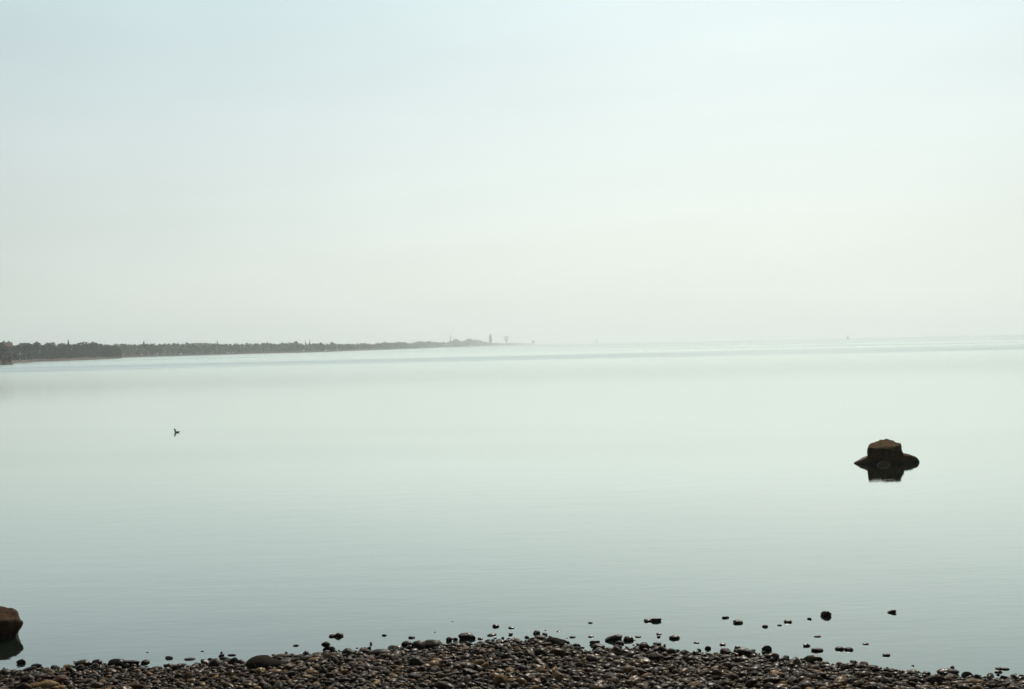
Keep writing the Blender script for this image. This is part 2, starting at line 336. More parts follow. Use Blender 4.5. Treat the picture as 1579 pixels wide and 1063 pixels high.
G1 = 'stones lying in the shallow water off the beach'
G2 = 'larger stones along the waterline'
H = [
 # px0, px1, top, foot, label, material, kind, variant, rz, group
 (24, 39, 1018, 1028, 'small black pointed stone in the water at the foot of the left-edge boulder', 'black', 'angular', 0, .3, G1),
 (216, 229, 1019, 1027, 'small dark stone at the water beside the dark clump, left part of the beach', 'black', 'rounded', 1, 1., G1),
 (253, 266, 1013, 1019, 'small triangular black stone in the water off the left part of the beach', 'black', 'angular', 2, .2, G1),
 (282, 300, 1016.6, 1019.5, 'thin flat sliver of stone barely breaking the water, right of the triangular stone', 'olive', 'flat', 0, 0, G1),
 (349, 363, 1010, 1013.5, 'small flat oblong stone in the water above the left half of the beach', 'black', 'oblong', 0, 0, G1),
 (451, 461, 995, 998, 'thin flat stone in the water left of the stacked pair', 'rust', 'flat', 1, 0, G1),
 (506, 518, 979, 985, 'left lobe stone of the heart-shaped pair standing in the water', 'black', 'rounded', 2, .4, G1),
 (514, 529, 976.5, 987, 'right and taller stone of the heart-shaped pair standing in the water', 'black', 'rounded', 0, .1, G1),
 (588.5, 596.5, 978.5, 982.5, 'tiny round black stone alone in the water right of the heart-shaped pair', 'black', 'rounded', 3, 0, G1),
 (629, 640, 982, 986.5, 'small brown stone in the water above the double round stones', 'olive', 'flat', 2, 0, G1),
 (759, 770, 963.5, 970, 'small round stone farthest out in the water above the middle of the beach', 'olive', 'rounded', 4, 0, G1),
 (783, 793, 967.5, 971, 'small low stone just right of the farthest-out round stone', 'olive', 'flat', 3, 0, G1),
 (736, 745, 984, 988, 'small pale grey stone in the water right of the wedge-shaped rock', 'grey', 'rounded', 1, 0, G1),
 (907, 914, 960, 962.5, 'tiny dark speck of stone far out, left of the paired stones', 'black', 'flat', 4, 0, G1),
 (878, 888, 982, 985, 'small low brown stone in the water above the domed black boulder\'s right side', 'olive', 'flat', 0, 0, G1),
 (907, 916, 981, 984.5, 'small low stone in the water left of the peaked waterline rock', 'rust', 'flat', 1, 0, G1),
 (992.5, 1005, 955, 961.5, 'left and smaller stone of the touching pair far out in the water', 'olive', 'rounded', 2, .5, G1),
 (1003, 1020, 953.5, 963, 'right and larger stone of the touching pair far out in the water', 'olive', 'angular', 1, .2, G1),
 (1012, 1021, 977, 980, 'tiny low brown stone in the water above the barrel-shaped stone', 'rust', 'flat', 2, 0, G1),
 (1032.5, 1050, 981, 989.5, 'black barrel-shaped stone alone in the water near the shore', 'black', 'rounded', 3, .1, G1),
 (979, 989, 981.5, 984.5, 'small pale brown stone in the water right of the two waterline rocks', 'tan', 'flat', 3, 0, G1),
 (1070, 1079, 991, 993.5, 'thin flat stone in the water right of the barrel-shaped stone', 'olive', 'flat', 4, 0, G1),
 (1113.5, 1125, 951, 956, 'small flat stone, upper left one of the diagonal chain in the water', 'black', 'flat', 0, .2, G1),
 (1131, 1147, 957, 965, 'largest stone of the diagonal chain in the water, in its middle', 'olive', 'rounded', 4, 0, G1),
 (1175.5, 1185, 964, 970, 'small stone ending the diagonal chain in the water on the lower right', 'olive', 'rounded', 0, 0, G1),
 (1199, 1206, 963.5, 966.5, 'tiny reddish stone in the water left of the reddish low stone', 'rust', 'rounded', 1, 0, G1),
 (1209, 1222, 956.5, 963, 'low reddish brown stone in the water between chain and round black stone', 'rust', 'rounded', 2, 0, G1),
 (1245, 1252, 953, 957.5, 'tiny reddish stone in the water left of the round black stone', 'rust', 'angular', 0, 0, G1),
 (1266.5, 1283.5, 942.5, 957.5, 'large round black stone alone in the water off the right part of the beach', 'black', 'rounded', 0, .6, G1),
 (1370.5, 1385, 941, 949.5, 'rightmost of the far-out stones, small and reddish, in open water', 'rust', 'angular', 3, 0, G1),
 (1110, 1120, 993, 997.5, 'small brown stone in the water above the right half of the beach', 'rust', 'flat', 2, 0, G1),
 (1238.5, 1249.5, 993.5, 1000, 'small square black stone in the water below the large round black stone', 'black', 'angular', 4, 0, G1),
 (1256, 1267, 981, 984, 'pale low stone in the water just above the small square black stone', 'tan', 'flat', 1, 0, G1),
 (1331, 1341, 992.5, 995.5, 'faint pale stone in the water off the right part of the beach', 'tan', 'flat', 2, 0, G1),
 (1361, 1374, 1009, 1014, 'flat dark stone in the water where the right beach thins out', 'black', 'flat', 3, 0, G1),
 (1546, 1558, 1031, 1035, 'tiny stone in the water, uppermost at the right edge', 'rust', 'flat', 0, 0, G1),
 (1536, 1547, 1030, 1034.5, 'tiny round stone in the water left of the uppermost right-edge stone', 'black', 'rounded', 1, 0, G1),
 # waterline row
 (495, 509, 990.5, 1000, 'round dark stone sitting on top of another, upper of the stacked pair', 'black', 'rounded', 3, .2, G2),
 (497, 516, 998, 1010, 'dark oblong stone under the round one, lower of the stacked pair', 'black', 'oblong', 1, .2, G2),
 (526, 548, 1001, 1013, 'round black stone at the waterline right of the stacked pair', 'black', 'rounded', 4, .1, G2),
 (554, 567, 999, 1008, 'small round black stone between round and wedge stones at the waterline', 'black', 'rounded', 2, .7, G2),
 (565, 604, 1004, 1014, 'long low dark slab of stone at the waterline in the beach\'s left centre', 'black', 'flat', 1, 0, G2),
 (597, 622, 997.5, 1008, 'dark pointed wedge of stone on the right end of the long low slab', 'black', 'angular', 2, .1, G2),
 (618, 635, 990, 999, 'left one of the double round stones standing clear of the waterline', 'black', 'rounded', 1, .3, G2),
 (648, 682, 988.5, 1002, 'broad dark mound-shaped stone right of the double round stones', 'black', 'rounded', 2, 0, G2),
 (639, 655, 992, 1002, 'dark round stone leaning on the left of the broad mound', 'black', 'rounded', 0, 0, G2),
 (687.5, 697, 983, 992, 'small upright black stone left of the wedge-shaped rock', 'black', 'rounded', 3, 1.2, G2),
 (698, 706, 983.5, 990, 'tiny upright brown stone touching the wedge-shaped rock\'s left side', 'rust', 'rounded', 4, 1.2, G2),
 (705, 732, 978, 991, 'large wedge-shaped olive rock standing highest at the waterline\'s centre', 'olive', 'angular', 4, 0, G2),
 (755, 768, 991.5, 999, 'round dark stone left of the gravel point', 'black', 'rounded', 1, 0, G2),
 (735, 751, 990, 998, 'flat-topped dark stone below the pale grey water stone', 'black', 'flat', 2, 0, G2),
 (690, 713, 993, 1001, 'low dark stone under the wedge-shaped rock', 'black', 'flat', 3, 0, G2),
 (823, 842, 981, 987.5, 'brown stone on the tip of the gravel point', 'rust', 'rounded', 2, 0, G2),
 (834, 870, 984, 999.5, 'large domed black boulder on the gravel point right of centre', 'dark_boulder', 'rounded', 0, 0, G2),
 (869, 879, 989, 996, 'small black stone touching the domed boulder\'s right side', 'black', 'rounded', 1, 0, G2),
 (883, 896, 993, 1001, 'black stone two along from the domed boulder, to its right', 'black', 'rounded', 3, 0, G2),
 (908, 925, 987.5, 998, 'upper dark stone of the leaning cluster left of the peaked rock', 'black', 'angular', 1, .3, G2),
 (913, 934, 994, 1005, 'lower dark stone of the leaning cluster left of the peaked rock', 'black', 'rounded', 4, .2, G2),
 (935, 963, 980, 994, 'peaked black rock, left one of the two big waterline rocks', 'black', 'angular', 3, .2, G2),
 (961, 977.5, 982, 992, 'rounded black rock, right one of the two big waterline rocks', 'black', 'rounded', 2, 0, G2),
 (948, 963, 989, 997, 'small black stone in front of the peaked rock', 'black', 'rounded', 0, 0, G2),
 (985, 1003, 993, 1003, 'dark stone at the waterline left of the twin humped stones', 'black', 'rounded', 1, .5, G2),
 (1007, 1021, 991.5, 996.5, 'flat dark stone standing clear in the water above the twin humps', 'black', 'flat', 2, 0, G2),
 (1014, 1032, 997, 1010, 'left hump of the twin humped black stones at the waterline', 'black', 'rounded', 4, 0, G2),
 (1026, 1046, 1001, 1013, 'right hump of the twin humped black stones at the waterline', 'black', 'rounded', 3, 0, G2),
 (1087, 1097, 996.5, 1004, 'small upright black stone beside the shoreline\'s right-centre', 'black', 'rounded', 0, 0, G2),
 (1132.5, 1143, 996.5, 1003, 'small round black stone at the waterline right of the upright one', 'black', 'rounded', 2, 0, G2),
 (1136, 1158, 1001, 1010, 'low dark stone under the small round waterline stone on the right', 'black', 'rounded', 1, 0, G2),
 (1174.5, 1191, 996.5, 1008, 'tall dark stone at the waterline where the right inlet begins', 'black', 'angular', 0, .4, G2),
 (1252, 1271, 1001, 1007, 'dark flat stone in the inlet left of two alike flat ones', 'black', 'flat', 0, 0, G2),
 (1289, 1304, 998.5, 1004.5, 'left one of two small touching stones off the right beach', 'black', 'rounded', 3, 0, G2),
 (1303, 1317, 999.5, 1005.5, 'right one of two small touching stones off the right beach', 'black', 'rounded', 1, 0, G2),
 (1449, 1483, 1034, 1046, 'broad dark flat rock in the water near the right end of the beach', 'black', 'flat', 4, 0, G2),
 (1486.5, 1502, 1037, 1048.5, 'left dark stone of the pair right of the broad flat rock', 'olive', 'angular', 2, 0, G2),
 (1500.5, 1515.5, 1040, 1051, 'right black stone of the pair right of the broad flat rock', 'black', 'rounded', 0, 0, G2),
 (1535, 1547, 1035, 1039.5, 'small dark stone in the water below the tiny right-edge stones', 'black', 'flat', 1, 0, G2),
 (1399, 1421, 1045, 1056, 'olive block of stone at the waterline left of the broad flat rock', 'olive', 'angular', 4, .2, G2),
 (1432, 1462, 1043, 1056, 'dark sloping stone under the broad flat rock', 'black', 'angular', 0, .1, G2),
 (1542, 1562, 1049, 1060, 'dark stone in the bottom right corner of the photo', 'black', 'rounded', 4, .1, G2),
 (1520, 1533, 1052, 1060, 'small dark stone left of the bottom right corner stone', 'black', 'rounded', 2, .1, G2),
 (139, 156, 1018.5, 1028, 'left stone of the dark clump on the left waterline', 'black', 'rounded', 1, 0, G2),
 (112, 138, 1020, 1031, 'olive round stone on the left waterline, left of the dark clump', 'olive', 'rounded', 3, 0, G2),
 (162, 190, 1017.5, 1030, 'middle stone of the dark clump on the left waterline', 'black', 'rounded', 2, .2, G2),
 (179, 211, 1018.5, 1034, 'largest and rightmost black stone of the dark clump on the left', 'black', 'angular', 1, 0, G2),
 (252, 267, 1024, 1034, 'round black stone on the beach below the triangular stone', 'black', 'rounded', 0, 0, G2),
 (46, 63, 1025, 1031, 'dark flat stone on the waterline right of the left boulder', 'black', 'flat', 2, 0, G2),
 (351, 370, 1015, 1028, 'round black stone touching the broad domed beach boulder\'s left side', 'black', 'rounded', 3, 0, G2),
 (318, 329, 1015.5, 1022, 'small round brown stone at the waterline left of the round black one', 'black', 'rounded', 2, 0, G2),
 (375, 431, 1015.5, 1036, 'broad domed dark boulder, the largest on the beach\'s left half', 'dark_boulder', 'rounded', 4, .1, G2),
 (496, 528, 1009, 1022, 'broad olive stone on the beach under the stacked pair', 'olive', 'rounded', 1, 0, G2),
 (53, 87, 1052, 1066, 'pale smooth oval stone at the bottom left of the beach', 'grey', 'flat', 2, .1, G2),
]
taken = []
for (a, b, yt, yw, lab, mn, kd, vi, rz, g) in H:
    if g is G1: yw = yt + (yw - yt) * .58        # the lower half seen is its reflection
    # height of the beach under the stone's foot
    z = 0.0
    for _ in range(6):
        p = at((a + b) / 2, yw, z); z = max(0.0, ground_z(p.x, p.y))
    if g is G2 and z < .004: yw = yt + (yw - yt) * .68
    if 'stacked' in lab and 'upper' in lab: z = .05
    o = hero(a, b, yt, yw, lab, mn, kd, vi, rz, z=z, group=g, sink=.3)
    taken.append((o.location.x, o.location.y, (b - a) * p.y / F / 2))
N_HERO = len(H)

# --- boulders built from hulls of their measured corners
def hull_rock(name, pts, m, label, cat='boulder', rough=.03, cuts=4, bevel=.04, seed=0, smooth=True, group=None, loc=(0, 0, 0)):
    bm = bmesh.new()
    for p in pts: bm.verts.new(p)
    r = bmesh.ops.convex_hull(bm, input=bm.verts)
    junk = [g for g in r['geom_interior'] if isinstance(g, bmesh.types.BMVert)]
    if junk: bmesh.ops.delete(bm, geom=junk, context='VERTS')
    bmesh.ops.bevel(bm, geom=list(bm.edges), offset=bevel, segments=2, profile=.6, affect='EDGES', clamp_overlap=True)
    bmesh.ops.triangulate(bm, faces=bm.faces[:])
    for _ in range(cuts):
        ed = [e for e in bm.edges if e.calc_length() > .035]
        if not ed: break
        bmesh.ops.subdivide_edges(bm, edges=ed, cuts=1)
        bmesh.ops.triangulate(bm, faces=[f for f in bm.faces if len(f.verts) > 3])
    bm.normal_update()
    off = Vector((seed * 7.1, seed * 3.3, 0))
    for v in bm.verts:
        q = Vector(v.co) + off
        v.co += v.normal * (rough * noise.fractal(q * 3.5, 1, 2, 5) + rough * .35 * noise.fractal(q * 14, 1, 2, 3))
    for f in bm.faces: f.smooth = smooth
    me = bpy.data.meshes.new(name); bm.to_mesh(me); bm.free(); me.materials.append(M[m])
    o = link_mesh(name, me, loc=loc)
    return tag(o, label, cat, group)

B0 = at(1365, 716); s = B0.y / F            # metres per photo pixel at the offshore boulder
def bp(px, depth, z): return ((px - 1365) * s * (1 + depth / B0.y) + depth * B0.x / B0.y, depth, z)
hull_rock('boulder', [
    bp(1339.5, .0, .40), bp(1341, .05, .41), bp(1368, -.10, .372), bp(1372, -.08, .375), bp(1385, .02, .405), bp(1387.5, .05, .41),
    bp(1341, .5, .41), bp(1347, .95, .43), bp(1358, 1.1, .45), bp(1369, 1.15, .485), bp(1378, 1.05, .445), bp(1388, .6, .405),
    bp(1338, .05, .2), bp(1341, -.02, .02), bp(1345, -.02, -.25), bp(1366, -.14, .05), bp(1390.5, .05, .27), bp(1395, .04, .10), bp(1395, .1, -.25),
    bp(1350, 1.1, -.25), bp(1389, 1.0, -.2), bp(1338, .7, .2), bp(1391, .7, .15)],
    'boulder', 'big flat-topped block of a boulder rising from the open water on the right', rough=.030, seed=1, loc=B0, bevel=.06)
hull_rock('low_rock', [
    bp(1316.5, .30, .01), bp(1320, .22, .045), bp(1327, .12, .11), bp(1336, .1, .17), bp(1345, .1, .20), bp(1345, .5, .20), bp(1330, .45, .12), bp(1320, .4, .05),
    bp(1314, .3, -.12), bp(1345, -.02, -.15), bp(1345, .6, -.15), bp(1333, .02, -.02)],
    'tan', 'low pointed rock tapering away on the left side of the offshore boulder', 'rock', rough=.02, seed=2, loc=B0, bevel=.03)
hull_rock('low_rock', [
    bp(1385, .1, .22), bp(1396, .1, .19), bp(1407, .12, .155), bp(1414, .16, .11), bp(1418, .22, .03), bp(1418, .32, .03), bp(1412, .4, .12), bp(1396, .45, .19),
    bp(1412, .1, .05), bp(1405, .04, .01), bp(1392, .0, .01), bp(1418, .25, -.15), bp(1385, 0, -.15), bp(1385, .5, -.15), bp(1415, .4, -.15)],
    'boulder', 'low rounded rock against the right side of the offshore boulder', 'rock', rough=.018, seed=3, loc=B0, bevel=.05)
hull_rock('low_rock', [
    bp(1350, -.22, .0), bp(1353, -.16, .055), bp(1361, -.12, .10), bp(1368, -.14, .085), bp(1373, -.2, .03), bp(1355, -.36, .03), bp(1367, -.36, .03),
    bp(1348, -.2, -.1), bp(1375, -.2, -.1), bp(1360, -.46, -.1), bp(1360, -.05, -.1), bp(1360, -.24, .09)],
    'tan', 'small low rock with a pale top in front of the offshore boulder', 'rock', rough=.010, seed=4, loc=B0, bevel=.02)

C0 = at(0, 984); s2 = C0.y / F
def cp(px, depth, z): return ((px + 4) * s2 + depth * C0.x / C0.y, depth, z)
hull_rock('boulder', [
    cp(31.5, .05, .15), cp(31, .12, .155), cp(20, .0, .19), cp(21.5, .14, .21), cp(17, .3, .24), cp(0, .3, .262), cp(-40, .3, .30), cp(-90, .3, .28), cp(-120, .2, .1),
    cp(0, -.12, .20), cp(-60, -.2, .2), cp(25, .05, .09), cp(16, .1, .0), cp(0, .0, -.25), cp(10, .3, -.25), cp(-100, 0, -.25), cp(-100, .5, -.25),
    cp(20, .5, .16), cp(-30, .65, .25), cp(-90, .6, .2), cp(12, .02, .08)],
    'boulder_red', 'big reddish-topped boulder standing in the water, cut off by the left edge', rough=.022, seed=6, loc=C0, bevel=.02)

# --- packed cobbles
cell = {}
def near(x, y):
    i, j = int(math.floor(x / .25)), int(math.floor(y / .25))
    for a in (-1, 0, 1):
        for b in (-1, 0, 1): yield from cell.get((i + a, j + b), ())
def put(x, y, r): cell.setdefault((int(math.floor(x / .25)), int(math.floor(y / .25))), []).append((x, y, r))
for (x, y, r) in taken: put(x, y, r * .8)
put(C0.x - .2, C0.y + .2, .5)
stones = []
for (rad, tries) in ((.092, 22), (.072, 250), (.054, 2300), (.042, 10500), (.032, 23000), (.024, 40000), (.018, 46000)):
    for _ in range(tries):
        x = random.uniform(-8.5, 8.5)
        sy = shore_y(x)
        t = random.random()
        y = sy - (random.uniform(0, 1.9) if random.random() < .62 else random.uniform(1.9, 4.4)) if t < .972 else sy + random.expovariate(1 / .12)
        wet = ground_z(x, y) < -.006
        if wet and (rad > .06 or random.random() > (.10 if y > sy else .35)): continue
        r = rad * random.uniform(.82, 1.2)
        ov = 1.1 if wet else .80
        if all((x - a) ** 2 + (y - b) ** 2 > (ov * (r + q)) ** 2 for a, b, q in near(x, y)):
            put(x, y, r); stones.append((x, y, r))
print('stones', len(stones))
rec = []
for (x, y, r) in stones:
    gz = ground_z(x, y)
    kd = random.choices(KINDS, (1.8, 3.4, 4.2, 2.4))[0]; vi = random.randrange(5)
    v, f = VAR[kd][vi]
    hz = np.ptp(v[:, 2]) / 2 * r
    z = max(gz, -.25 if y > shore_y(x) else -9) + hz * random.uniform(.15, .75) + .006
    if y > shore_y(x): z = max(z, -hz * random.uniform(.0, .8))
    z += random.uniform(0, .012)
    u, w = project((x, y, z))
    vis = 0 < u < W0 and w < H0 + 2
    rec.append(dict(x=x, y=y, z=z, r=r, kd=kd, vi=vi, u=u, w=w, vis=vis, size=(r / y) ** 2 * (1 if kd != 'flat' else .7),
                    rot=(random.gauss(0, .22), random.gauss(0, .22), random.uniform(0, 6.28))))
recs = sorted([q for q in rec if q['vis']], key=lambda q: -q['size'])
NI = 296 - N_HERO - 5
chosen = recs[:NI]; ids = set(id(q) for q in chosen)

ZONES = [(-50, 90, 'below the left-edge boulder'), (90, 230, 'below the dark clump'), (230, 345, 'below the triangular water stone'),
         (345, 455, 'around the broad domed boulder'), (455, 560, 'below the stacked pair'), (560, 640, 'below the long low slab'),
         (640, 690, 'below the broad dark mound'), (690, 800, 'below the central wedge-shaped rock'), (800, 900, 'below the domed black boulder'),
         (900, 1000, 'below the two big waterline rocks'), (1000, 1085, 'below the twin humps'), (1085, 1170, 'left of the right inlet'),
         (1170, 1260, 'by the right inlet'), (1260, 1400, 'below the round black water stone'), (1400, 1620, 'near the right end')]
TONE = {'black': 'black-brown', 'olive': 'olive-grey', 'tan': 'tan', 'grey': 'pale grey', 'rust': 'rust-brown'}
bucket = {}
for q in chosen:
    q['m'] = random.choices(['black', 'olive', 'tan', 'grey', 'rust'], (34, 36, 18, 5, 6))[0]
    if q['w'] < 1022 and q['m'] in ('tan', 'grey'): q['m'] = 'olive'
    zn = next(t for a, b, t in ZONES if a <= q['u'] < b)
    d = shore_y(q['x']) - q['y']
    row = "at water's edge" if d < .25 else ('at photo bottom' if q['w'] > 1047 else 'mid-beach')
    szn = 'large' if q['r'] > .066 else ('medium' if q['r'] > .054 else 'small')
    q['lab'] = f"{szn} {q['kd']} {TONE[q['m']]} cobble {row} {zn}"
    bucket.setdefault(q['lab'], []).append(q)
for lab, qs in bucket.items():
    if len(qs) > 1:
        qs.sort(key=lambda q: q['u']); n = len(qs)
        for i, q in enumerate(qs):
            pre = ('leftmost' if i == 0 else 'rightmost' if i == n - 1 else ['second', 'third', 'fourth', 'fifth', 'sixth', 'seventh', 'eighth'][min(i - 1, 6)] + ' from left')
            if n == 2: pre = 'left-hand' if i == 0 else 'right-hand'
            lab = lab.replace('along the bottom of the photo', 'at photo bottom')
            q['lab'] = pre + ' ' + (lab if len((pre + ' ' + lab).split()) <= 16 else lab.replace(' cobble along', ' one at'))
for q in chosen:
    o = link_mesh('cobble', stone_mesh(q['kd'], q['vi'], q['m']))
    o.location = (q['x'], q['y'], q['z']); o.rotation_euler = q['rot']; o.scale = (q['r'],) * 3
    tag(o, q['lab'], 'cobble', 'cobbles packed on the beach')

# the rest of the pebbles as one mass
LOW = {kd: [stone_shape(2, 100 + 17 * i + KINDS.index(kd), kd) for i in range(5)] for kd in KINDS}
LOW1 = {kd: [stone_shape(1, 100 + 17 * i + KINDS.index(kd), kd) for i in range(5)] for kd in KINDS}
V = []; FA = []; base = 0
from mathutils import Euler
for q in rec:
    if id(q) in ids: continue
    v, f = (LOW if (-60 < q['u'] < W0 + 60 and q['w'] < H0 + 25 and q['r'] > .024) else LOW1)[q['kd']][q['vi']]
    m3 = np.array(Euler(q['rot']).to_matrix())
    V.append((v @ m3.T) * q['r'] + np.array((q['x'], q['y'], q['z']))); FA.append(f + base); base += len(v)
peb = link_mesh('pebbles', mesh_np('pebbles', np.concatenate(V), np.concatenate(FA), [M['pebbles']], smooth=True))
tag(peb, 'dense bed of small wet brown and grey pebbles covering the beach', 'pebbles', kind='stuff')

# ------------------------------------------------------------------ land across the bay
NEAR = [(-420, 240), (-200, 320), (-80, 355), (0, 376), (20, 420), (50, 490), (100, 512), (150, 575), (188, 634)]
FARS = [(120, 690), (190, 700), (300, 782), (400, 878), (500, 930), (600, 1315), (650, 1700), (700, 2300), (760, 2900), (800, 3500), (835, 4500), (900, 6200), (990, 8600)]
def interp(tab, x): return float(np.interp(x, [a for a, b in tab], [b for a, b in tab]))

def land(name, tab, depth, m, label, prof, n=120):
    vv = []; ff = []
    x0, x1 = tab[0][0], tab[-1][0]
    cols = np.linspace(x0, x1, n)
    for i, px in enumerate(cols):
        D = interp(tab, px); e = min(1, (x1 - px) / (x1 - x0) * 12 + .02)
        for (t, z) in prof:
            jit = noise.noise(Vector((px * .13, t * .1, 2))) * (2 if t > 0 else 0)
            p = far(px, D + t * (depth if t > 0 else 1) * e + jit)
            vv.append((p.x, p.y, z * (.35 + .65 * e) + (.5 * noise.noise(Vector((px * .08, t, 5))) if z > .8 else 0)))
    k = len(prof)
    for i in range(n - 1):
        for j in range(k - 1): a = i * k + j; ff.append((a, a + k, a + k + 1, a + 1))
    o = link_mesh(name, mesh_np(name, vv, ff, [m], smooth=True))
    return tag(o, label, kind='structure')
land('headland', NEAR, 1, M['bank'], 'brown earth bank of the near wooded headland on the left', [(-3, -.6), (0, .0), (1.5, .35), (4, .8), (9, 1.0), (30, 1.2), (90, 1.5), (92, -.6)])
land('far_shore', FARS, 1, M['far_land'], 'low hazy shore running out to a thin point', [(-4, -.6), (0, .0), (4, .3), (12, .5), (60, 1.0), (160, 1.2), (164, -.6)], n=220)

# ---- trees
def cards(centers, size, rg, squash=.8):
    n = len(centers)
    a = rg.normal(size=(n, 3)); a /= np.linalg.norm(a, axis=1)[:, None]
    b = rg.normal(size=(n, 3)); b -= (b * a).sum(1)[:, None] * a; b /= np.linalg.norm(b, axis=1)[:, None]
    s = (size * rg.uniform(.6, 1.4, n))[:, None]
    a, b = a * s, b * s * squash
    v = np.stack([centers - a - b * .6, centers + a * .2 - b, centers + a + b * .5, centers - a * .3 + b], 1).reshape(-1, 3)
    return v, np.arange(n * 4).reshape(-1, 4)

def crown_pts(kind, n, rg):
    """unit tree: height 1, points of leaf clumps"""
    out = []
    if kind == 'broad':
        blobs = [(np.array((0, 0, .68)), .26)]
        for i in range(9):
            an = rg.uniform(0, 6.28); rr = rg.uniform(.12, .30); z = rg.uniform(.28, .82)
            blobs.append((np.array((math.cos(an) * rr, math.sin(an) * rr, z)), rg.uniform(.12, .2)))
        w = np.array([b[1] ** 2 for b in blobs]); w /= w.sum()
        for (c_, r_), k in zip(blobs, rg.multinomial(n, w)):
            d = rg.normal(size=(k, 3)); d /= np.linalg.norm(d, axis=1)[:, None]
            out.append(c_ + d * (r_ * rg.uniform(.55, 1.05, k) ** .6)[:, None] * np.array((1, 1, .9)))
        return np.concatenate(out)
    if kind == 'cone':
        z = rg.uniform(.12, 1, n) ** 1.0; tier = (z * 9) % 1
        rr = (1 - z) * .2 * (.7 + .5 * (1 - tier)) + .006; an = rg.uniform(0, 6.28, n); q = rg.uniform(.3, 1, n) ** .5
        return np.stack([np.cos(an) * rr * q, np.sin(an) * rr * q, z], 1)
    if kind == 'column':
        z = rg.uniform(.06, 1, n); rr = .15 * np.sin(np.pi * np.clip(z, 0, 1) ** 1.3 * .93 + .16) ** .6
        an = rg.uniform(0, 6.28, n); q = rg.uniform(.2, 1, n) ** .5
        return np.stack([np.cos(an) * rr * q, np.sin(an) * rr * q, z], 1)
    if kind == 'vase':
        z = rg.uniform(.35, 1, n); rr = .08 + .42 * np.clip((z - .35) / .65, 0, 1) ** 1.1
        an = rg.uniform(0, 6.28, n); q = rg.uniform(.1, 1, n) ** .5
        return np.stack([np.cos(an) * rr * q, np.sin(an) * rr * q, z - .08 * q * q], 1)

def trunk_geo(kind, rg):
    V = []; Fc = []
    def limb(p0, p1, r0, r1, k=6, seg=3):
        p0 = np.array(p0, float); p1 = np.array(p1, float); d = p1 - p0; ax = d / np.linalg.norm(d)
        u = np.cross(ax, (0.3, .9, .1)); u /= np.linalg.norm(u); w = np.cross(ax, u); b = len(V)
        for i in range(seg + 1):
            t = i / seg; r_ = r0 + (r1 - r0) * t; c_ = p0 + d * t + u * math.sin(t * 3) * .01
            for j in range(k): a = 2 * math.pi * j / k; V.append(c_ + (u * math.cos(a) + w * math.sin(a)) * r_)
        for i in range(seg):
            for j in range(k): Fc.append((b + i * k + j, b + i * k + (j + 1) % k, b + (i + 1) * k + (j + 1) % k, b + (i + 1) * k + j))
    top = {'broad': .75, 'cone': .97, 'column': .85, 'vase': .45}[kind]
    limb((0, 0, -.06), (0, 0, top), .025, .006)
    if kind in ('broad', 'vase'):
        for i in range(6):
            an = i * 1.05 + rg.uniform(-.3, .3); z0 = rg.uniform(.2, .42)
            rr = .24 if kind == 'broad' else .36
            limb((0, 0, z0), (math.cos(an) * rr, math.sin(an) * rr, z0 + rg.uniform(.25, .4)), .012, .003)
    return np.array(V), np.array(Fc)

TREE = {}
def tree(kind, var, px, D, top_y, label, leaf='leaf_dark', group=None, name='tree', width=1.0, ncards=1100, base=.5, size=.035):
    key = (kind, var, leaf, ncards)
    if key not in TREE:
        rg = np.random.default_rng(var * 13 + 5)
        v, f = cards(crown_pts(kind, ncards, rg), size, rg)
        cm = mesh_np('crown', v, f, [M[leaf]])
        tv, tf = trunk_geo(kind, rg)
        TREE[key] = (cm, mesh_np('trunk', tv, tf, [M['bark']], smooth=True))
    cm, tm = TREE[key]
    hy = (H0 / 2) - (px - W0 / 2) * math.tan(ROLL)
    ztop = HC + (hy - top_y) * D / F
    h = ztop - base
    p = far(px, D, base)
    r = empty(name, p, random.uniform(0, 6.28)); tag(r, label, 'tree', group)
    c_ = link_mesh('crown', cm, r); t_ = link_mesh('trunk', tm, r)
    c_.scale = (h * width, h * width, h); t_.scale = (h * min(width, 1), h * min(width, 1), h)
    return r

